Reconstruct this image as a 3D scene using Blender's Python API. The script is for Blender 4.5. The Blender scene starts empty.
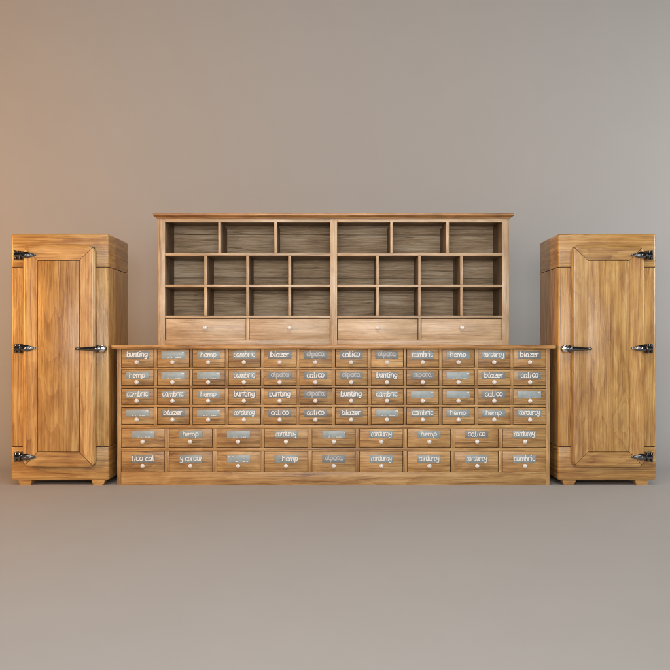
import bpy, bmesh, math, random
from mathutils import Vector
random.seed(7)
S = bpy.context.scene
COL = S.collection
R = math.radians

# ------------------------------------------------------------------ camera numbers
F = 864.0                       # focal length in photograph pixels
CAMX, CAMY, HZ = 0.0097, -6.0, 345.3
ZC = (485.5 - HZ) * 6.0 / F     # camera height
XC = 333.6                      # picture column of the axis of symmetry
def PX(px, y=0.0):  return (px - XC) * (6.0 + y) / F
def PZ(py, y=0.0):  return ZC + (HZ - py) * (6.0 + y) / F

# ------------------------------------------------------------------ node helpers
class NT:
    def __init__(s, name):
        s.m = bpy.data.materials.new(name); s.m.use_nodes = True
        s.t = s.m.node_tree; s.t.nodes.clear()
        s.out = s.n('ShaderNodeOutputMaterial'); s.b = s.n('ShaderNodeBsdfPrincipled')
        s.l(s.b.outputs[0], s.out.inputs[0])
    def n(s, k, **kw):
        x = s.t.nodes.new(k)
        for a, v in kw.items(): setattr(x, a, v)
        return x
    def l(s, a, b): s.t.links.new(a, b)
    def put(s, sock, v):
        if hasattr(v, 'is_output'): s.l(v, sock)
        else: sock.default_value = v
    def math(s, op, a, b=None, c=None, clamp=False):
        x = s.n('ShaderNodeMath', operation=op, use_clamp=clamp)
        s.put(x.inputs[0], a)
        if b is not None: s.put(x.inputs[1], b)
        if c is not None: s.put(x.inputs[2], c)
        return x.outputs[0]
    def vmath(s, op, a, b):
        x = s.n('ShaderNodeVectorMath', operation=op); s.put(x.inputs[0], a); s.put(x.inputs[1], b)
        return x.outputs[0]
    def noise(s, vec, scale, detail=3, rough=.5, dist=0.0, color=False):
        x = s.n('ShaderNodeTexNoise'); s.l(vec, x.inputs['Vector'])
        x.inputs['Scale'].default_value = scale; x.inputs['Detail'].default_value = detail
        x.inputs['Roughness'].default_value = rough; x.inputs['Distortion'].default_value = dist
        return x.outputs[1 if color else 0]
    def ramp(s, f, stops):
        x = s.n('ShaderNodeValToRGB'); s.put(x.inputs[0], f); e = x.color_ramp.elements
        while len(e) < len(stops): e.new(.5)
        for q, (p, c) in zip(e, stops): q.position = p; q.color = (c[0], c[1], c[2], 1) if len(c) == 3 else c
        return x.outputs[0]
    def step(s, f, lo, hi):
        x = s.n('ShaderNodeMapRange', interpolation_type='SMOOTHSTEP'); s.put(x.inputs[0], f)
        x.inputs[1].default_value = lo; x.inputs[2].default_value = hi
        return x.outputs[0]
    def mix(s, f, a, b, mode='MIX'):
        x = s.n('ShaderNodeMix', data_type='RGBA', blend_type=mode)
        s.put(x.inputs[0], f)
        s.put(x.inputs[6], a if hasattr(a, 'is_output') else (*a, 1)); s.put(x.inputs[7], b if hasattr(b, 'is_output') else (*b, 1))
        return x.outputs[2]
    def coords(s):
        tc = s.n('ShaderNodeTexCoord'); oi = s.n('ShaderNodeObjectInfo')
        r = oi.outputs['Random']
        cb = s.n('ShaderNodeCombineXYZ')
        s.l(s.math('MULTIPLY', r, 61.0), cb.inputs[0]); s.l(s.math('MULTIPLY', r, 37.0), cb.inputs[1]); s.l(s.math('MULTIPLY', r, 83.0), cb.inputs[2])
        return s.vmath('ADD', tc.outputs['Object'], cb.outputs[0]), r
    def bump(s, h, strength, dist):
        x = s.n('ShaderNodeBump'); s.l(h, x.inputs['Height']); x.inputs['Strength'].default_value = strength
        x.inputs['Distance'].default_value = dist; s.l(x.outputs[0], s.b.inputs['Normal'])

def wood(name, axis, dark, mid, light, stain=(.16, .06, .018), rough=.4, k=1.0, knots=.5, figure=1.0, bump=.35, vary=.12, spec=.5):
    t = NT(name); p, rnd = t.coords()
    def stretch(al, ac):
        v = {'x': (al, al, ac), 'z': (ac, ac, al)}[axis]
        return t.vmath('MULTIPLY', p, v)
    # knots: rare, stretched along the grain; the grain lines bend round them
    w2 = t.noise(stretch(6*k, 20*k), 1.0, 3, .6, 0, True)
    v = t.n('ShaderNodeTexVoronoi'); v.inputs['Scale'].default_value = 1.0
    t.l(t.vmath('ADD', stretch(1.6*k, 5.2*k), t.vmath('MULTIPLY', w2, (.22, .22, .22))), v.inputs['Vector'])
    sel = t.n('ShaderNodeSeparateColor'); t.l(v.outputs['Color'], sel.inputs[0])
    some = t.step(sel.outputs[0], .50, .52)
    near = t.math('MULTIPLY', t.math('SUBTRACT', 1.0, t.step(v.outputs['Distance'], .0, .42)), some)
    kd = t.math('MULTIPLY', t.math('SUBTRACT', 1.0, t.step(v.outputs['Distance'], .03, .17)), some)
    broad = t.noise(stretch(.42*k, 5.5*k), 1.0, 1.5, .45, .35)
    lines = t.math('FRACT', t.math('MULTIPLY', t.math('MULTIPLY_ADD', near, .16, broad), 17.0))
    lines = t.math('POWER', lines, 2.2)                     # slow pale growth, then a hard dark line
    streak = t.noise(stretch(1.1*k, 30*k), 1.0, 5, .66, .3)
    fine = t.noise(stretch(2.6*k, 100*k), 1.0, 4, .7, .2)
    blotch = t.noise(stretch(2.4*k, 6*k), 1.0, 5, .6, .9)
    a = t.math('MULTIPLY', lines, -.11*figure)
    a = t.math('MULTIPLY_ADD', streak, .50, a)
    a = t.math('MULTIPLY_ADD', fine, .52, a)
    a = t.math('MULTIPLY_ADD', blotch, .64, a)
    a = t.math('SUBTRACT', a, .335 - .035*figure)
    c = t.ramp(a, [(.28, dark), (.49, mid), (.68, light)])
    # reddish worn stain running along the grain
    st = t.noise(stretch(1.0*k, 10*k), 1.0, 5, .65, 1.4)
    c = t.mix(t.math('MULTIPLY', t.step(st, .50, .72), .66), c, stain)
    # pores and hairline checks: short dark dashes
    po = t.noise(stretch(3.6*k, 115*k), 1.0, 2, .6)
    c = t.mix(t.math('MULTIPLY', t.step(po, .60, .70), .42), c, tuple(q*.6 for q in stain))
    ck = t.noise(stretch(1.3*k, 60*k), 1.0, 2, .5, .6)
    c = t.mix(t.math('MULTIPLY', t.step(ck, .66, .70), .55), c, tuple(q*.5 for q in stain))
    c = t.mix(t.math('MULTIPLY', kd, knots), c, tuple(q*.5 for q in stain))
    # each board its own tone
    hs = t.n('ShaderNodeHueSaturation'); t.l(c, hs.inputs['Color'])
    t.l(t.math('MULTIPLY_ADD', rnd, 2*vary, 1-vary), hs.inputs['Value'])
    t.l(hs.outputs[0], t.b.inputs['Base Color'])
    t.l(t.math('MULTIPLY_ADD', streak, .25, rough-.1), t.b.inputs['Roughness'])
    t.b.inputs['Specular IOR Level'].default_value = spec
    lump = t.noise(stretch(7, 16), 1.0, 3, .6, .5)
    h = t.math('MULTIPLY_ADD', fine, .7, t.math('MULTIPLY', po, -.35))
    h = t.math('MULTIPLY_ADD', lump, 1.5, h)
    t.bump(h, bump, .0035)
    return t.m

def rough_boards(name):                 # weathered back boards, sawn along x
    t = NT(name); p, rnd = t.coords()
    def st(al, ac): return t.vmath('MULTIPLY', p, (al, ac, ac))
    wob = t.noise(st(4, 9), 1.0, 3, .6, 0, True)
    q = t.vmath('ADD', p, t.vmath('MULTIPLY', wob, (.0, .0, .018)))
    def sq(al, ac): return t.vmath('MULTIPLY', q, (al, ac, ac))
    f1 = t.noise(sq(3.6, 78), 1.0, 6, .66, .4)
    f2 = t.noise(sq(5, 115), 1.0, 4, .65)
    bl = t.noise(st(2.0, 5), 1.0, 3, .5)
    a = t.math('MULTIPLY_ADD', f2, .35, t.math('MULTIPLY', f1, .75))
    a = t.math('MULTIPLY_ADD', bl, .35, a); a = t.math('SUBTRACT', a, .36)
    c = t.ramp(a, [(.22, (.36, .255, .160)), (.36, (.62, .445, .275)), (.52, (.86, .71, .52))])
    # a few board joints
    sx = t.n('ShaderNodeSeparateXYZ'); t.l(p, sx.inputs[0])
    row = t.math('FRACT', t.math('MULTIPLY', sx.outputs[2], 1/.163))
    gap = t.math('SUBTRACT', 1.0, t.step(t.math('MINIMUM', row, t.math('SUBTRACT', 1.0, row)), .006, .022))
    c = t.mix(t.math('MULTIPLY', gap, .4), c, (.03, .022, .015))
    ck = t.step(t.noise(sq(2.2, 48), 1.0, 4, .7, .8), .62, .70)
    c = t.mix(t.math('MULTIPLY', ck, .42), c, (.07, .05, .032))
    t.l(c, t.b.inputs['Base Color']); t.b.inputs['Roughness'].default_value = .62
    h = t.math('MULTIPLY_ADD', f1, 1.0, t.math('MULTIPLY', f2, .35))
    h = t.math('SUBTRACT', h, t.math('MULTIPLY', ck, .35)); h = t.math('SUBTRACT', h, t.math('MULTIPLY', gap, .6))
    t.bump(h, .8, .010)
    return t.m

def plain(name, col, rough=.5, metal=0.0, spec=.5, mottle=0.0, scale=40, bump=0.0, coat=0.0):
    t = NT(name); p, rnd = t.coords()
    if mottle:
        f = t.noise(p, scale, 5, .6, .3)
        c = t.ramp(f, [(.25, tuple(q*(1-mottle) for q in col)), (.75, tuple(min(1, q*(1+mottle)) for q in col))])
        t.l(c, t.b.inputs['Base Color'])
        t.l(t.math('MULTIPLY_ADD', f, .2, rough-.1), t.b.inputs['Roughness'])
        if bump: t.bump(f, bump, .001)
    else:
        t.b.inputs['Base Color'].default_value = (*col, 1); t.b.inputs['Roughness'].default_value = rough
    t.b.inputs['Metallic'].default_value = metal; t.b.inputs['Specular IOR Level'].default_value = spec
    t.b.inputs['Coat Weight'].default_value = coat
    return t.m

ICE = dict(dark=(.250, .106, .026), mid=(.490, .264, .074), light=(.67, .425, .155), stain=(.265, .104, .021), rough=.31, spec=.9, knots=.75, figure=1.0)
CNT = dict(dark=(.205, .096, .030), mid=(.43, .245, .086), light=(.62, .400, .175), stain=(.21, .088, .024), rough=.36, spec=.6, knots=.6, figure=.8)
HUT = dict(dark=(.34, .222, .122), mid=(.535, .380, .226), light=(.70, .54, .365), stain=(.35, .21, .105), rough=.33, spec=.75, knots=.3, figure=.5)
INN_SHADE = dict(dark=(.12, .078, .042), mid=(.235, .150, .083), light=(.36, .26, .165), stain=(.11, .06, .028), rough=.5, knots=.3, figure=.6)  # shelf wood darkened: the shade inside the pigeonholes is painted into its colour
M = {}
M['ice_x'] = wood('icebox wood across', 'x', **ICE); M['ice_z'] = wood('icebox wood upright', 'z', **ICE)
M['cnt_x'] = wood('counter wood across', 'x', **CNT); M['cnt_z'] = wood('counter wood upright', 'z', **CNT)
M['drw_x'] = wood('drawer wood', 'x', vary=.16, k=1.25, **CNT)
TOPC = dict(CNT); TOPC.update(mid=(.47, .240, .080), light=(.62, .375, .15), rough=.3)
M['top_x'] = wood('counter top wood', 'x', **TOPC)
M['hut_x'] = wood('shelf wood across', 'x', **HUT); M['hut_z'] = wood('shelf wood upright', 'z', k=1.3, **HUT)
M['inn_shade_x'] = wood('inner shelf wood across with painted shade', 'x', **INN_SHADE); M['inn_shade_z'] = wood('inner shelf wood upright with painted shade', 'z', **INN_SHADE)
M['back'] = rough_boards('weathered boards')
M['chrome'] = plain('polished chrome', (.74, .74, .75), .10, 1.0)
M['steel'] = plain('worn nickel', (.20, .20, .205), .17, 1.0, mottle=.15, scale=60)
M['porcelain'] = plain('porcelain', (.78, .755, .73), .14, 0, .6, coat=.4)
M['tin_blue'] = plain('blue grey tin', (.335, .395, .41), .42, .1, mottle=.16, scale=45)
M['tin_grey'] = plain('grey tin', (.22, .24, .247), .45, .1, mottle=.22, scale=60)
M['tin_mid'] = plain('weathered tin', (.275, .33, .345), .42, .1, mottle=.2, scale=55)
t = NT('white chalk paint'); p, rnd = t.coords()
t.l(t.ramp(t.noise(p, 330, 3, .7), [(.36, (.40, .42, .42)), (.47, (.86, .86, .84))]), t.b.inputs['Base Color']); t.b.inputs['Roughness'].default_value = .8; M['chalk'] = t.m
M['chalk_faint'] = plain('rubbed chalk paint', (.50, .51, .52), .7, mottle=.2, scale=200)
M['gap'] = plain('dark inner board', (.05, .032, .02), .8)
M['backdrop'] = plain('studio paper', (.415, .405, .393), .72, mottle=.015, scale=3, spec=.25)

# ------------------------------------------------------------------ mesh builder
class MB:
    def __init__(s, mirror=False): s.bm = bmesh.new(); s.mirror = mirror
    def add(s, tb):
        me = bpy.data.meshes.new('tmp'); tb.to_mesh(me); tb.free(); s.bm.from_mesh(me); bpy.data.meshes.remove(me); return s
    def box(s, x0, x1, y0, y1, z0, z1, bev=.0015, seg=2, mat=0):
        tb = bmesh.new(); bmesh.ops.create_cube(tb, size=1)
        for v in tb.verts: v.co = Vector(((x0+x1)/2 + v.co.x*(x1-x0), (y0+y1)/2 + v.co.y*(y1-y0), (z0+z1)/2 + v.co.z*(z1-z0)))
        if bev: bmesh.ops.bevel(tb, geom=tb.edges[:], offset=bev, segments=seg, profile=.5, affect='EDGES')
        for f in tb.faces: f.material_index = mat
        return s.add(tb)
    def rings(s, rs, cap0=True, cap1=True, closed=True, mat=0):
        tb = bmesh.new(); vr = [[tb.verts.new(c) for c in r] for r in rs]; n = len(rs[0])
        for a, b in zip(vr, vr[1:]):
            for i in range(n if closed else n-1):
                j = (i+1) % n
                tb.faces.new((a[i], a[j], b[j], b[i]))
        if cap0: tb.faces.new(vr[0][::-1])
        if cap1: tb.faces.new(vr[-1])
        bmesh.ops.remove_doubles(tb, verts=tb.verts[:], dist=1e-6)
        bmesh.ops.recalc_face_normals(tb, faces=tb.faces[:])
        for f in tb.faces: f.material_index = mat
        return s.add(tb)
    def lathe_y(s, cx, y0, cz, prof, n=20, rot=0, mat=0):      # prof: (distance forward, radius)
        rs = [[(cx + r*math.cos(rot+2*math.pi*i/n), y0 - d, cz + r*math.sin(rot+2*math.pi*i/n)) for i in range(n)] for d, r in prof]
        return s.rings(rs, mat=mat)
    def lathe_z(s, cx, cy, prof, n=16, mat=0):
        rs = [[(cx + r*math.cos(2*math.pi*i/n), cy + r*math.sin(2*math.pi*i/n), z) for i in range(n)] for z, r in prof]
        return s.rings(rs, mat=mat)
    def mesh(s, name, mats, origin=(0, 0, 0)):
        bm = s.bm
        if s.mirror:
            for v in bm.verts: v.co.x = -v.co.x
            bmesh.ops.reverse_faces(bm, faces=bm.faces[:])
        o = Vector(origin)
        for v in bm.verts: v.co -= o
        me = bpy.data.meshes.new(name); bm.to_mesh(me); bm.free()
        for m in (mats if isinstance(mats, (list, tuple)) else [mats]): me.materials.append(m)
        for p in me.polygons: p.use_smooth = True
        me.set_sharp_from_angle(angle=R(38))
        return me
    def inner(s):                       # every face but the front edge takes the second, shade-darkened material
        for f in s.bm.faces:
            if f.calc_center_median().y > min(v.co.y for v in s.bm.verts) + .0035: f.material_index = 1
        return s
    def build(s, name, mats, parent, origin=None):
        if origin is None:
            c = [v.co for v in s.bm.verts]
            xs = [v.x for v in c]; ys = [v.y for v in c]; zs = [v.z for v in c]
            mx = -1 if s.mirror else 1
            origin = (mx*(min(xs)+max(xs))/2, (min(ys)+max(ys))/2, min(zs))
        return link(name, s.mesh(name, mats, origin), parent, origin)

WORLD = {}
def link(name, me, parent, origin):
    o = bpy.data.objects.new(name, me); COL.objects.link(o)
    WORLD[o.name] = Vector(origin)
    o.location = Vector(origin) - (WORLD[parent.name] if parent else Vector((0, 0, 0)))
    if parent: o.parent = parent
    return o
def thing(name, loc, label, cat, group=None):
    o = link(name, None, None, loc); o['label'] = label; o['category'] = cat
    if group: o['group'] = group
    return o

def rr(x0, x1, z0, z1, r, n=7):             # rounded rectangle, counter-clockwise, starting mid lower-left arc
    pts = []
    for cx, cz, a0 in ((x1-r, z0+r, -90), (x1-r, z1-r, 0), (x0+r, z1-r, 90), (x0+r, z0+r, 180)):
        for i in range(n): 
            a = R(a0 + 90*i/(n-1)); pts.append((cx + r*math.cos(a), cz + r*math.sin(a)))
    return pts

# ------------------------------------------------------------------ backdrop: floor sweeping up into a wall
W = 11.0; YF, YW, CR, ZT = -13.0, 1.5, .8, 7.5
prof = [(YF, 0), (-6, 0), (-2, 0), (YW-CR, 0)] + [(YW-CR + CR*math.sin(R(a)), CR - CR*math.cos(R(a))) for a in range(6, 91, 6)] + [(YW, 2.5), (YW, 5), (YW, ZT)]
bm = MB(); tb = bmesh.new()
cols = [[tb.verts.new((x, y, z)) for y, z in prof] for x in (-W, -4, 0, 4, W)]
for a, b in zip(cols, cols[1:]):
    for i in range(len(prof)-1): tb.faces.new((a[i], b[i], b[i+1], a[i+1]))
bm.add(tb)
fl = bm.build('backdrop', M['backdrop'], None, (0, 0, 0)); fl['kind'] = 'structure'
for p in fl.data.polygons: p.use_smooth = True

# ------------------------------------------------------------------ icebox
def icebox(mirror, label):
    sg = 1 if mirror else -1
    x0, x1 = PX(10.9), PX(109.1); D = .55
    zt, zb = PZ(233.6), PZ(480.8); g1, g2 = PZ(267.1), PZ(446.5)
    root = thing('wooden_icebox', (-(x0+x1)/2 if mirror else (x0+x1)/2, D/2, 0), label, 'icebox', 'wooden iceboxes flanking the drawer counter')
    def mb(): return MB(mirror)
    def section(z0, z1, top, bot):
        r = .016
        def ring(ins, z): 
            return [(x, y, z) for x, y in rr(x0+ins, x1-ins, 0+ins, D-ins, r if ins < r*.9 else r, 5)]
        rs = []
        for q in ((1, .0), (.62, .1), (.3, .3), (.1, .62), (0, 1)): rs.append(ring(bot*q[0], z0 + bot*q[1]))
        for q in ((0, 1), (.1, .62), (.3, .3), (.62, .1), (1, 0)): rs.append(ring(top*q[0], z1 - top*q[1]))
        return mb().rings(rs)
    gw = .0022
    body = section(g2+gw, g1-gw, .0012, .0012).build('body', M['ice_z'], root)
    section(g1+gw, zt, .0135, .0012).build('top_section', M['ice_x'], root)
    section(zb, g2-gw, .0012, .020).build('base_section', M['ice_x'], root)
    mb().box(x0+.007, x1-.007, .007, D-.007, g2-.03, g1+.03, 0).build('inner_core', M['gap'], root)
    # feet
    for fx0, fx1, bx0, bx1 in ((18.0, 31.0, 19.2, 29.6), (91.1, 104.0, 92.8, 102.5)):
        for fy in (.012, D-.012-.085):
            a = [(PX(bx0), fy+.006, 0), (PX(bx1), fy+.006, 0), (PX(bx1), fy+.077, 0), (PX(bx0), fy+.077, 0)]
            h = zb + .004
            m = [(PX(fx0), fy, h*.72), (PX(fx1), fy, h*.72), (PX(fx1), fy+.085, h*.72), (PX(fx0), fy+.085, h*.72)]
            t = [(x, y, h) for x, y, z in m]
            mb().rings([a, m, t]).build('foot', M['ice_x'], root)
    # door ------------------------------------------------
    T = .050; yd = -T
    dx0, dx1 = PX(22.0, yd), PX(95.0, yd); dz0, dz1 = PZ(467.8, yd), PZ(244.8, yd); RC = .053; FW = .1085
    door = mb().box(dx0+.014, dx1-.014, -.016, .0, dz0+.014, dz1-.014, 0).build('door', M['gap'], root)
    ro = .023
    steps = [(.0095, -.0006), (.0095, -.011), (.001, -.014), (0, -.017), (0, -T+ro)] + [(ro*(1-math.cos(R(a))), -T+ro - ro*math.sin(R(a))) for a in (20, 40, 60, 78, 90)] + [(FW*.5, -T), (FW-.0035, -T), (FW-.0022, -T+.0013)]
    N = 6
    def arc(o, corner, first):              # half an arc of corner radius RC-o
        r = max(RC-o, 0.0); X0, X1, Z0, Z1 = dx0+o, dx1-o, dz0+o, dz1-o
        cx, cz, a0 = {'bl': (X0+r, Z0+r, 180), 'br': (X1-r, Z0+r, 270), 'tr': (X1-r, Z1-r, 0), 'tl': (X0+r, Z1-r, 90)}[corner]
        rng = (45, 90) if first else (0, 45)
        return [(cx + r*math.cos(R(a0+rng[0]+(rng[1]-rng[0])*i/(N-1))), cz + r*math.sin(R(a0+rng[0]+(rng[1]-rng[0])*i/(N-1)))) for i in range(N)]
    for c0, c1, nm, mt in (('bl', 'br', 'rail', 'ice_x'), ('br', 'tr', 'stile', 'ice_z'), ('tr', 'tl', 'rail', 'ice_x'), ('tl', 'bl', 'stile', 'ice_z')):
        rs = []
        for o, y in steps:
            pts = arc(o, c0, True) + arc(o, c1, False)
            rs.append([(x, y, z) for x, z in pts])
        tb = bmesh.new(); vr = [[tb.verts.new(c) for c in r] for r in rs]
        for a, b in zip(vr, vr[1:]):
            for i in range(len(a)-1): tb.faces.new((a[i], a[i+1], b[i+1], b[i]))
        bmesh.ops.remove_doubles(tb, verts=tb.verts[:], dist=1e-6)
        bmesh.ops.dissolve_degenerate(tb, edges=tb.edges[:], dist=1e-6)
        be = [e for e in tb.edges if e.is_boundary]
        ex = bmesh.ops.extrude_edge_only(tb, edges=be)
        for v in ex['geom']:
            if isinstance(v, bmesh.types.BMVert): v.co.y = -.0003
        bmesh.ops.recalc_face_normals(tb, faces=tb.faces[:])
        # face outward check: the front should look towards -y
        ff = max(tb.faces, key=lambda f: f.calc_area())
        if abs(ff.normal.y) > .5 and ff.normal.y > 0: bmesh.ops.reverse_faces(tb, faces=tb.faces[:])
        mx, mz = (dx0+dx1)/2, (dz0+dz1)/2
        for v in tb.verts:
            if nm == 'rail': v.co.x = mx + (v.co.x-mx)*(1-.0046/(dx1-dx0))
            else: v.co.z = mz + (v.co.z-mz)*(1-.0046/(dz1-dz0))
        b = mb(); b.add(tb); b.build(nm, M[mt], door)
    mb().box(dx0+FW+.0014, dx1-FW-.0014, -T+.001, -.0165, dz0+FW+.0014, dz1-FW-.0014, .0018).build('panel', M['ice_z'], door)
    # hinges: a frame leaf with flanges, a barrel and a spear-shaped strap on the door
    for hy, tilt in ((255.0, 0.0), (348.3, 0.0), (457.0, .35)):
        yh = -.05; zc = PZ(hy, yh)
        X = lambda px: PX(px, yh)
        hw = .034
        leaf = mb()
        leaf.box(X(14.8), X(16.5), -.064, .0, zc-hw, zc+hw, .003)
        leaf.box(X(18.6), X(20.4), -.066, -.0505+.05, zc-hw*.92, zc+hw*.92, .003)
        leaf.box(X(16.45), X(18.65), -.050, .0, zc-.017, zc+.017, .003)
        h = leaf.build('hinge', M['steel'], root)
        brl = mb(); rs = []
        for x in (X(15.2), X(15.6), X(20.8), X(21.2)):
            rad = .016 if x in (X(15.6), X(20.8)) else .013
            rs.append([(x, -.060 + rad*math.cos(2*math.pi*i/14), zc + rad*math.sin(2*math.pi*i/14)) for i in range(14)])
        brl.rings(rs).build('barrel', M['steel'], h)
        # strap: rings along x with half-width w, ridged section
        prof = [(20.4, .014, .011), (21.2, .0165, .013), (23.0, .0185, .014), (25.0, .0212, .0145), (26.6, .0222, .0145), (28.4, .0200, .014), (30.6, .0152, .0125), (32.8, .0105, .011), (34.4, .0072, .010), (35.2, .0072, .010), (36.0, .003, .006)]
        rs = []
        for px, w, d in prof:
            x = X(px); y0 = -.0502
            sec = [(-w, 0), (-w, -d*.55), (-w*.80, -d*.86), (-w*.62, -d*.96), (-w*.3, -d), (w*.3, -d), (w*.62, -d*.96), (w*.80, -d*.86), (w, -d*.55), (w, 0)]
            rs.append([(x, y0 + dy, zc + dz) for dz, dy in sec])
        st = mb().rings(rs); st.build('strap', M['steel'], h)
        for px in (25.6, 30.8): mb().lathe_y(X(px), -.0502-.0115, zc, [(0, .0062), (.004, .006), (.0062, .004), (.0070, .0004)], 14).build('screw', M['chrome'], h)
    # latch: rosette with hexagonal cap, collar, tapering lever across the door edge
    yl = -.05; zc = PZ(348.8, yl); X = lambda px: PX(px, yl)
    cx = X(101.9)
    ros = mb(); ros.lathe_y(cx, 0, zc, [(0, .0215), (.008, .0210), (.012, .0165), (.040, .0165), (.044, .0160)], 28)
    la = ros.build('latch', M['steel'], root)
    mb().lathe_y(cx, -.0425, zc, [(0, .022), (.003, .0285), (.014, .0285), (.0200, .0240), (.0214, .0205), (.0219, .003)], 6, R(8)).build('cap', M['chrome'], la)
    rs = []
    for px, hh, dd in ((99.4, .020, .020), (98.9, .027, .024), (97.5, .027, .024), (97.0, .021, .020), (96.4, .0175, .018), (94, .0165, .017), (88, .0135, .015), (82, .0095, .012), (78.6, .0078, .0105), (78.2, .0088, .0115), (76.4, .0086, .0112), (76.0, .005, .008)):
        rs.append([(X(px), -.0645 + dd*math.cos(2*math.pi*i/16), zc + hh*math.sin(2*math.pi*i/16)) for i in range(16)])
    mb().rings(rs).build('handle', M['steel'], la)
    return root

icebox(False, 'tall honey-coloured wooden icebox left of the drawer counter, hinges on its left side')
icebox(True, 'tall paler wooden icebox right of the drawer counter, hinges on its right side')

# ------------------------------------------------------------------ lettering: hand-drawn strokes
def circ(cx, cz, rx, rz, a0, a1, n=12):
    n = max(5, n*9//16)
    return [(cx + rx*math.cos(R(a0+(a1-a0)*i/n)), cz + rz*math.sin(R(a0+(a1-a0)*i/n))) for i in range(n+1)]
G = {}   # glyph: (advance, [strokes]); x-height 1
def bowl(x=.36, rx=.32): return circ(x, .5, rx, .5, 50, 410, 16)
G['a'] = (.86, [circ(.36, .5, .31, .5, 55, 340, 14), [(.68, 1.0), (.68, .25), (.74, .02), (.84, .04)]])
G['b'] = (.84, [[(.08, 1.5), (.06, .9), (.08, .05)], circ(.40, .48, .32, .48, 170, -165, 16)])
G['c'] = (.70, [circ(.40, .5, .34, .5, 55, 315, 14)])
G['d'] = (.88, [circ(.36, .5, .31, .5, 60, 350, 14), [(.70, 1.6), (.69, .7), (.72, .0)]])
G['e'] = (.76, [[(.08, .5), (.66, .58)], circ(.38, .5, .31, .5, 12, 310, 16)])
G['g'] = (.84, [circ(.36, .55, .30, .45, 55, 350, 14), [(.68, 1.0), (.68, 0), (.60, -.42), (.36, -.52), (.14, -.38)]])
G['h'] = (.84, [[(.08, 1.5), (.1, .8), (.09, 0)], [(.1, .62), (.26, .94), (.5, .98), (.66, .72), (.68, 0)]])
G['i'] = (.40, [[(.16, 1.0), (.16, .0)], [(.15, 1.36), (.19, 1.40)]])
G['l'] = (.46, [[(.14, 1.5), (.13, .6), (.16, .12), (.40, .03)]])
G['m'] = (1.22, [[(.08, 1.0), (.1, 0)], [(.1, .62), (.24, .94), (.44, .95), (.56, .7), (.58, 0)], [(.58, .62), (.74, .94), (.94, .95), (1.06, .7), (1.08, 0)]])
G['n'] = (.82, [[(.08, 1.0), (.1, 0)], [(.1, .62), (.26, .94), (.5, .97), (.64, .7), (.66, 0)]])
G['o'] = (.80, [circ(.38, .5, .32, .5, 80, 430, 16)])
G['p'] = (.84, [[(.1, 1.0), (.09, .2), (.1, -.55)], circ(.40, .5, .31, .48, 165, -165, 16)])
G['r'] = (.66, [[(.1, 1.0), (.12, 0)], [(.12, .58), (.26, .92), (.46, 1.0), (.58, .92)]])
G['t'] = (.60, [[(.26, 1.48), (.25, .3), (.34, .03), (.54, .06)], [(.0, 1.02), (.54, 1.06)]])
G['u'] = (.84, [[(.08, 1.0), (.09, .32), (.24, .02), (.46, .04), (.64, .32)], [(.66, 1.0), (.67, .2), (.76, .0)]])
G['y'] = (.82, [[(.06, 1.0), (.12, .45), (.32, .3), (.58, .44)], [(.68, 1.0), (.66, .1), (.56, -.40), (.28, -.52), (.1, -.36)]])
G['z'] = (.74, [[(.08, .98), (.62, 1.0), (.10, .04), (.66, .02)]])
G[' '] = (.5, [])
PW, PH = .160, .0495
# word: strokes in plate units (metres, centred on the plate)
def word_strokes(txt, width, xh, shift=0.0, base=None, jit=.09, seed=1):
    rg = random.Random(seed); adv = 0; out = []
    for ch in txt:
        a, ss = G[ch]; dz = rg.uniform(-jit, jit); sl = rg.uniform(-.04, .13)
        for s in ss: out.append([(adv + x + sl*z, z*(1+rg.uniform(-.02, .02)) + dz) for x, z in s])
        adv += a
    k = width/adv; base = -xh*.5 if base is None else base
    return [[((x*k - width/2 + shift), base + z*xh) for x, z in s] for s in out]
def ribbon(mb, pts, w, y, h=.0007, mat=1):
    # clip to the plate, resample smoothly
    pts = [p for p in pts if abs(p[0]) < PW/2-.002 and abs(p[1]) < PH/2-.0008]
    if len(pts) < 2: return
    n = len(pts); rs = []
    for i, (x, z) in enumerate(pts):
        a = pts[max(i-1, 0)]; b = pts[min(i+1, n-1)]
        dx, dz = b[0]-a[0], b[1]-a[1]; L = math.hypot(dx, dz) or 1
        nx, nz = -dz/L, dx/L; ww = w/2*(1 + .24*math.sin(i*2.1+x*300))
        if i == 0: x -= dx/L*w*.3; z -= dz/L*w*.3
        if i == n-1: x += dx/L*w*.3; z += dz/L*w*.3
        rs.append([(x+nx*ww, y, z+nz*ww), (x+nx*ww*.4, y-h, z+nz*ww*.4), (x-nx*ww*.4, y-h, z-nz*ww*.4), (x-nx*ww, y, z-nz*ww)])
    mb.rings(rs, cap0=True, cap1=True, closed=True, mat=mat)
def densify(s):
    o = []
    for a, b in zip(s, s[1:]):
        for i in range(4): o.append((a[0]+(b[0]-a[0])*i/4, a[1]+(b[1]-a[1])*i/4))
    return o + [s[-1]]
STYLE = {  # text, width, x-height, stroke, plate, chalk
    'bunting': ('bunting', .146, .0245, .0069, 'tin_grey', 'chalk'),
    'blazer': ('blazer', .132, .0240, .0069, 'tin_grey', 'chalk'),
    'hemp': ('hemp', .112, .0215, .0055, 'tin_mid', 'chalk'),
    'cambric': ('cambric', .148, .0255, .0055, 'tin_mid', 'chalk'),
    'calico': ('calico', .124, .0255, .0058, 'tin_grey', 'chalk'),
    'corduroy': ('corduroy', .144, .0250, .0055, 'tin_mid', 'chalk'),
    'alpaca': ('alpaca', .124, .0225, .0062, 'tin_grey', 'chalk_faint'),
}
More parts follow.
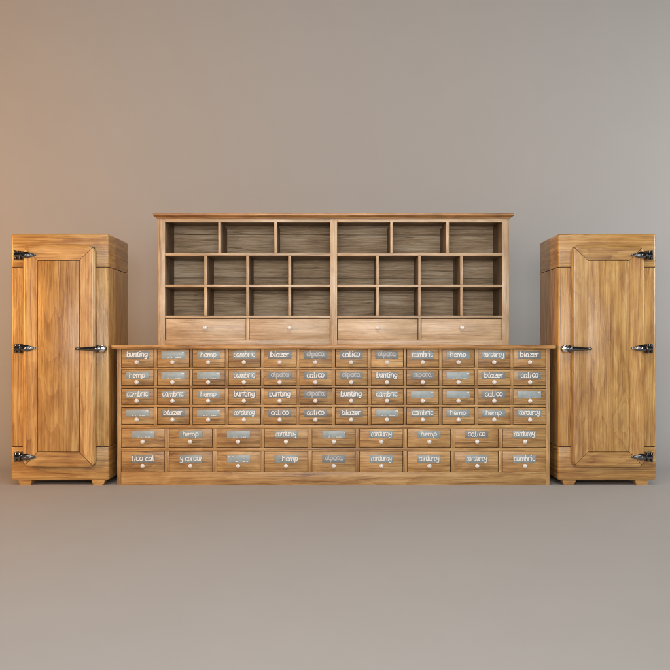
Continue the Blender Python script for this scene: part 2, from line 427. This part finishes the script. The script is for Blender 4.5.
def plate_mesh(word):
    m = MB(); th = .0042
    m.box(-PW/2, PW/2, -th, 0, -PH/2, PH/2, .0012)
    y = -th + .0002; pm, cm = 'tin_blue', 'chalk'; ss = []; w = .0058
    if word == '':
        ss = [[(-.034, -.0185), (-.026, -.0180)], [(-.014, -.0188), (-.008, -.0182)], [(.018, -.0180), (.026, -.0184)], [(.034, -.0188), (.046, -.0180), (.052, -.0188)], [(.058, .0130), (.066, .0165), (.0735, .0160), (.0745, .0120)]]; w = .0042
    elif word == '<blank':
        ss = [[(-.070, .010), (-.068, .017), (-.060, .017), (-.059, .011)], [(-.045, .0165), (-.036, .0160)], [(-.02, -.019), (-.006, -.0185)], [(.03, -.0188), (.044, -.0182)], [(.056, -.0186), (.064, -.018)]]; w = .0042
    else:
        key, sh = {'<calico': ('calico', None), '<corduroy': ('corduroy', None), '>hemp': ('hemp', .028)}.get(word, (word, 0.0))
        t, wd, xh, w, pm, cm = STYLE[key]
        if word == '<calico':
            ss = word_strokes('lico', .080, xh, -.040, seed=3) + word_strokes('cal', .064, xh, .047, seed=4); pm = 'tin_grey'
        elif word == '<corduroy':
            ss = word_strokes('y', .020, xh, -.064, seed=3) + word_strokes('corduro', .140, xh, .032, seed=4)
        else: ss = word_strokes(t, wd, xh, sh, base=({'hemp': -.0105, 'alpaca': -.0065}.get(key)), seed=len(t)+5)
    for i, s in enumerate(ss): ribbon(m, densify(s), w, y - .00006*i)
    return m.mesh('label_plate', [M[pm], M[cm]])

# ------------------------------------------------------------------ drawer counter
D = .55
ctr = thing('drawer_counter', (0, D/2, 0), 'long wooden apothecary counter with 66 small labelled drawers standing between two iceboxes', 'drawer counter')
hx = PX(550.0)
zu = PZ(349.0, -.025)                                     # underside of the top
ztop = PZ(345.2, -.025)
hxt = PX(556.2, -.025)
MB().box(-hxt, hxt, -.025, D, zu, ztop, .0085, 4).build('countertop', M['top_x'], ctr)
TH = .030
xl, xr = PX(121.2), PX(546.2)
for x0, x1 in ((-hx, xl), (xr, hx)): MB().box(x0, x1, 0, TH, 0, zu-.0004, .0018).build('stile', M['cnt_z'], ctr)
for sx in (-1, 1):
    a, b = sorted((sx*(hx-.001), sx*(hx-.022)))
    MB().box(a, b, TH+.0006, D-.02, 0.0, zu-.0004, .0012).build('side_panel', M['cnt_z'], ctr)
MB().box(-hx+.002, hx-.002, D-.0195, D-.004, 0, zu-.0004, .001).build('back_panel', M['cnt_x'], ctr)
MB().box(-hx+.023, hx-.023, TH+.002, D-.021, .055, .070, 0).build('bottom_board', M['gap'], ctr)
rows = [(349.2, 367.5, 354.9, 362.2), (369.4, 385.9, 375.6, 382.2), (388.2, 404.8, 394.4, 400.8), (407.1, 424.6, 413.0, 419.6), (428.4, 447.5, 434.5, 441.4), (451.4, 472.2, 459.0, 465.6)]
words = [
 ['bunting', '', 'hemp', 'cambric', 'blazer', 'alpaca', 'calico', 'alpaca', 'cambric', 'hemp', 'corduroy', 'blazer'],
 ['hemp', '', '', 'cambric', 'alpaca', 'calico', 'alpaca', 'bunting', 'alpaca', '', 'blazer', 'calico'],
 ['cambric', 'cambric', 'hemp', 'bunting', 'bunting', 'alpaca', 'bunting', 'cambric', '', '', 'calico', ''],
 ['', 'blazer', '', 'corduroy', 'calico', 'calico', 'blazer', '', 'cambric', 'hemp', 'hemp', 'corduroy'],
 ['', 'hemp', '', 'corduroy', '', 'corduroy', 'hemp', 'calico', 'corduroy'],
 ['<calico', '<corduroy', '<blank', '>hemp', 'alpaca', 'corduroy', 'corduroy', 'corduroy', 'cambric']]
said = {'': 'drawer with a nearly bare tin plate', '<blank': 'drawer with a nearly bare tin plate', '<calico': 'drawer with a tin plate reading "lico cal"', '<corduroy': 'drawer with a tin plate reading "y corduro"', '>hemp': 'drawer with a tin plate reading "hemp" off centre'}
kn = MB().lathe_y(0, 0, 0, [(-.002, .0062), (.008, .0058), (.011, .0075), (.013, .0120), (.0165, .0150), (.021, .0155), (.025, .0140), (.0285, .0105), (.0305, .0055), (.031, .0008)], 20)
knob_me = kn.mesh('knob', M['porcelain'])
plates = {}
GAP = .0025; REC = .0035
# rails between the rows and the deep bottom rail
edges = [PZ(r[0]) for r in rows] + [0]; 
for i, r in enumerate(rows):
    zb = PZ(r[1]); zn = PZ(rows[i+1][0]) if i < 5 else 0.0
    o = MB().box(xl+.0003, xr-.0003, .0006 if i < 5 else .0, TH, zn, zb, .0016).build('rail' if i < 5 else 'bottom_rail', M['cnt_x'], ctr)
MB().box(-hx+.023, hx-.023, .18, .19, .08, zu-.01, 0).build('inner_partition', M['gap'], ctr)
for i, (y0, y1, yp, yk) in enumerate(rows):
    n = len(words[i]); gp = PX(XC+3.0) if n == 12 else PX(XC+4.0)
    pitch = (xr - xl + gp)/n; dw = pitch - gp
    z1, z0 = min(PZ(y0), zu-.0006), PZ(y1); dh = z1 - z0
    hw = dw/2
    for q in range(2):
        pass
    me = MB().box(-hw+GAP, hw-GAP, 0, .018, GAP, dh-GAP, .0020).box(-hw+.008, hw-.008, .0182, .17, .008, dh-.008, 0).mesh('drawer', M['drw_x'])
    for j, wd in enumerate(words[i]):
        cx = xl + pitch*j + hw
        rec = REC + random.uniform(-.0018, .0018)
        d = link('drawer', me, ctr, (cx + random.uniform(-.0009, .0009), rec, z0)); d['label'] = said.get(wd, 'drawer with a tin plate reading "%s"' % wd)
        if wd not in plates: plates[wd] = plate_mesh(wd)
        px_ = cx - PX(XC+.4) * (1 if n == 12 else 0)
        link('label_plate', plates[wd], d, (px_, rec+.0008, PZ(yp)))
        link('knob', knob_me, d, (px_, rec, PZ(yk)))
        if j < n-1:
            MB().box(cx+hw, cx+hw+gp, .0009, TH-.001, z0+.0003, z1-.0003, .0016).build('mullion', M['cnt_z'], ctr)

# ------------------------------------------------------------------ shelf unit on the counter
HY = .10; HD = .40
hut = thing('pigeonhole_shelf', (0, HY+HD/2, ztop), 'wide pigeonhole shelf with rough back boards and four drawers standing on the drawer counter', 'shelf unit')
hX = lambda px: PX(px, HY); hZ = lambda py: PZ(py, HY)
hb = ztop + .0006
sxo = hX(509.1); sxi = hX(502.3); cxi = hX(337.1)
zt = hZ(219.0)
for x0, x1 in ((-sxo, -sxi), (-cxi, cxi), (sxi, sxo)):
    MB().box(x0, x1, HY, HY+.024, hb, zt, .002).build('stile', M['hut_z'], hut)
for s in (-1, 1):
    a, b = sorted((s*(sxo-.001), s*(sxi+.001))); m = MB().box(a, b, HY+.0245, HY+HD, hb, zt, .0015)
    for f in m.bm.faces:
        if f.normal.x*s < -.5: f.material_index = 1  # inward faces get the wood with painted-in shade
    m.build('side_panel', [M['hut_z'], M['inn_shade_z']], hut)
MB().box(-cxi+.001, cxi-.001, HY+.0245, HY+.36, hb, zt, .0015).build('centre_panel', M['inn_shade_z'], hut)
MB().box(-sxo+.0, sxo, HY+.001, HY+HD, zt+.0003, zt+.0003+.006, .001).inner().build('top_board', [M['hut_x'], M['inn_shade_x']], hut)
# cornice: stepped moulding with returns
def cornice():
    m = MB(); y0 = HY; pr = [(0, .0066), (.008, .0066), (.012, .0120), (.015, .0160), (.031, .0172), (.0355, .0205), (.0372, .027), (.0365, .035), (.032, .0395), (.0, .0395)]
    rs = []
    for d, h in pr:
        x = sxo + d*.78; z = zt + h
        rs.append([(-x, HY+HD, z), (-x, HY-d, z), (x, HY-d, z), (x, HY+HD, z)])
    return m.rings(rs)
cornice().build('cornice', M['top_x'], hut)
def module(xa, xb, s):
    L = lambda px: px
    # rails and shelves of one half
    MB().box(xa+.0003, xb-.0003, HY+.0006, HY+.030, hZ(222.2), zt-.0002, .0015).build('top_rail', M['hut_x'], hut)
    for pa, pb, dp in ((252.9, 255.8, .358), (284.5, 287.2, .358), (315.9, 318.2, .358)):
        MB().box(xa+.0003, xb-.0003, HY+.0012, HY+dp, hZ(pb), hZ(pa), .0022).inner().build('shelf', [M['hut_x'], M['inn_shade_x']], hut)
    MB().box(xa+.0003, xb-.0003, HY+.0012, HY+.03, hb, hZ(340.3), .0015).build('bottom_rail', M['hut_x'], hut)
    MB().box(xa-.008, xb+.008, HY+.3585, HY+.385, hb, zt-.0005, .001).build('back_board', M['back'], hut)
    w = xb - xa; t = PX(XC+2.8, HY)
    def divs(n, za, zb):
        cw = (w - (n-1)*t)/n
        for i in range(1, n):
            x = xa + i*cw + (i-1)*t
            MB().box(x, x+t, HY+.003, HY+.357, za+.0003, zb-.0003, .002).inner().build('divider', [M['hut_z'], M['inn_shade_z']], hut)
    divs(3, hZ(252.9), hZ(222.2)-.0001); divs(4, hZ(284.5), hZ(255.8)); divs(4, hZ(315.9), hZ(287.2))
    divs(2, hZ(340.3), hZ(318.2))
    cw = (w - t)/2
    for i in range(2):
        x0 = xa + i*(cw+t); g = .0032
        d = MB().box(x0+g, x0+cw-g, HY+.007, HY+.027, hZ(340.3)+g, hZ(318.2)-g, .002).box(x0+.01, x0+cw-.01, HY+.0272, HY+.33, hZ(340.3)+.008, hZ(318.2)-.008, 0).build('drawer', M['hut_x'], hut)
        link('knob', knob_me, d, (x0+cw/2, HY+.007, hZ(327.9)))
module(-sxi, -cxi, -1); module(cxi, sxi, 1)

# ------------------------------------------------------------------ lights, world, camera
def area(name, loc, aim, sx, sy, power, col):
    l = bpy.data.lights.new(name, 'AREA'); l.shape = 'RECTANGLE'; l.size = sx; l.size_y = sy; l.energy = power; l.color = col
    o = bpy.data.objects.new(name, l); COL.objects.link(o); o.location = loc
    o.rotation_euler = (Vector(aim)-Vector(loc)).to_track_quat('-Z', 'Y').to_euler(); return o
area('front softbox', (0, -7.6, 1.95), (0, 0, 1.25), 7.8, 2.4, 148, (1, .985, .965))
area('added front fill', (0, -7.0, 1.75), (0, 0, 1.4), 1.8, .9, 85, (1, .97, .94))  # added fill light that brightens the backs of the pigeonholes
area('added overhead fill', (0, -3.4, 4.6), (0, -1.6, 0), 4.5, 2.0, 122, (1, .965, .925))  # added fill light from above to lift the floor
area('warm side lamp', (-5.7, -2.5, 1.9), (-1.8, 1.0, 1.4), 1.2, 1.7, 175, (1, .47, .125))
area('white side lamp', (5.6, -1.3, 2.2), (2.0, 1.1, 1.8), 1.2, 1.8, 112, (.94, .97, 1))
w = bpy.data.worlds.new('World'); S.world = w; w.use_nodes = True
w.node_tree.nodes['Background'].inputs[0].default_value = (.62, .60, .60, 1); w.node_tree.nodes['Background'].inputs[1].default_value = .07
cam = bpy.data.cameras.new('camera'); co = bpy.data.objects.new('camera', cam); COL.objects.link(co)
co.location = (CAMX, CAMY, ZC); co.rotation_euler = (R(90), 0, 0)
cam.sensor_width = 36; cam.lens = 36*F/670; cam.shift_y = (HZ-335)/670; cam.clip_start = .05; cam.clip_end = 100
S.camera = co
S.view_settings.view_transform = 'Standard'; S.view_settings.look = 'None'; S.view_settings.exposure = 0; S.view_settings.gamma = 1
S.cycles.use_denoising = True; S.cycles.denoiser = 'OPENIMAGEDENOISE'; S.cycles.denoising_input_passes = 'RGB_ALBEDO_NORMAL'; S.cycles.denoising_prefilter = 'ACCURATE'
S.cycles.max_bounces = 8
S.cycles.filter_width = .95
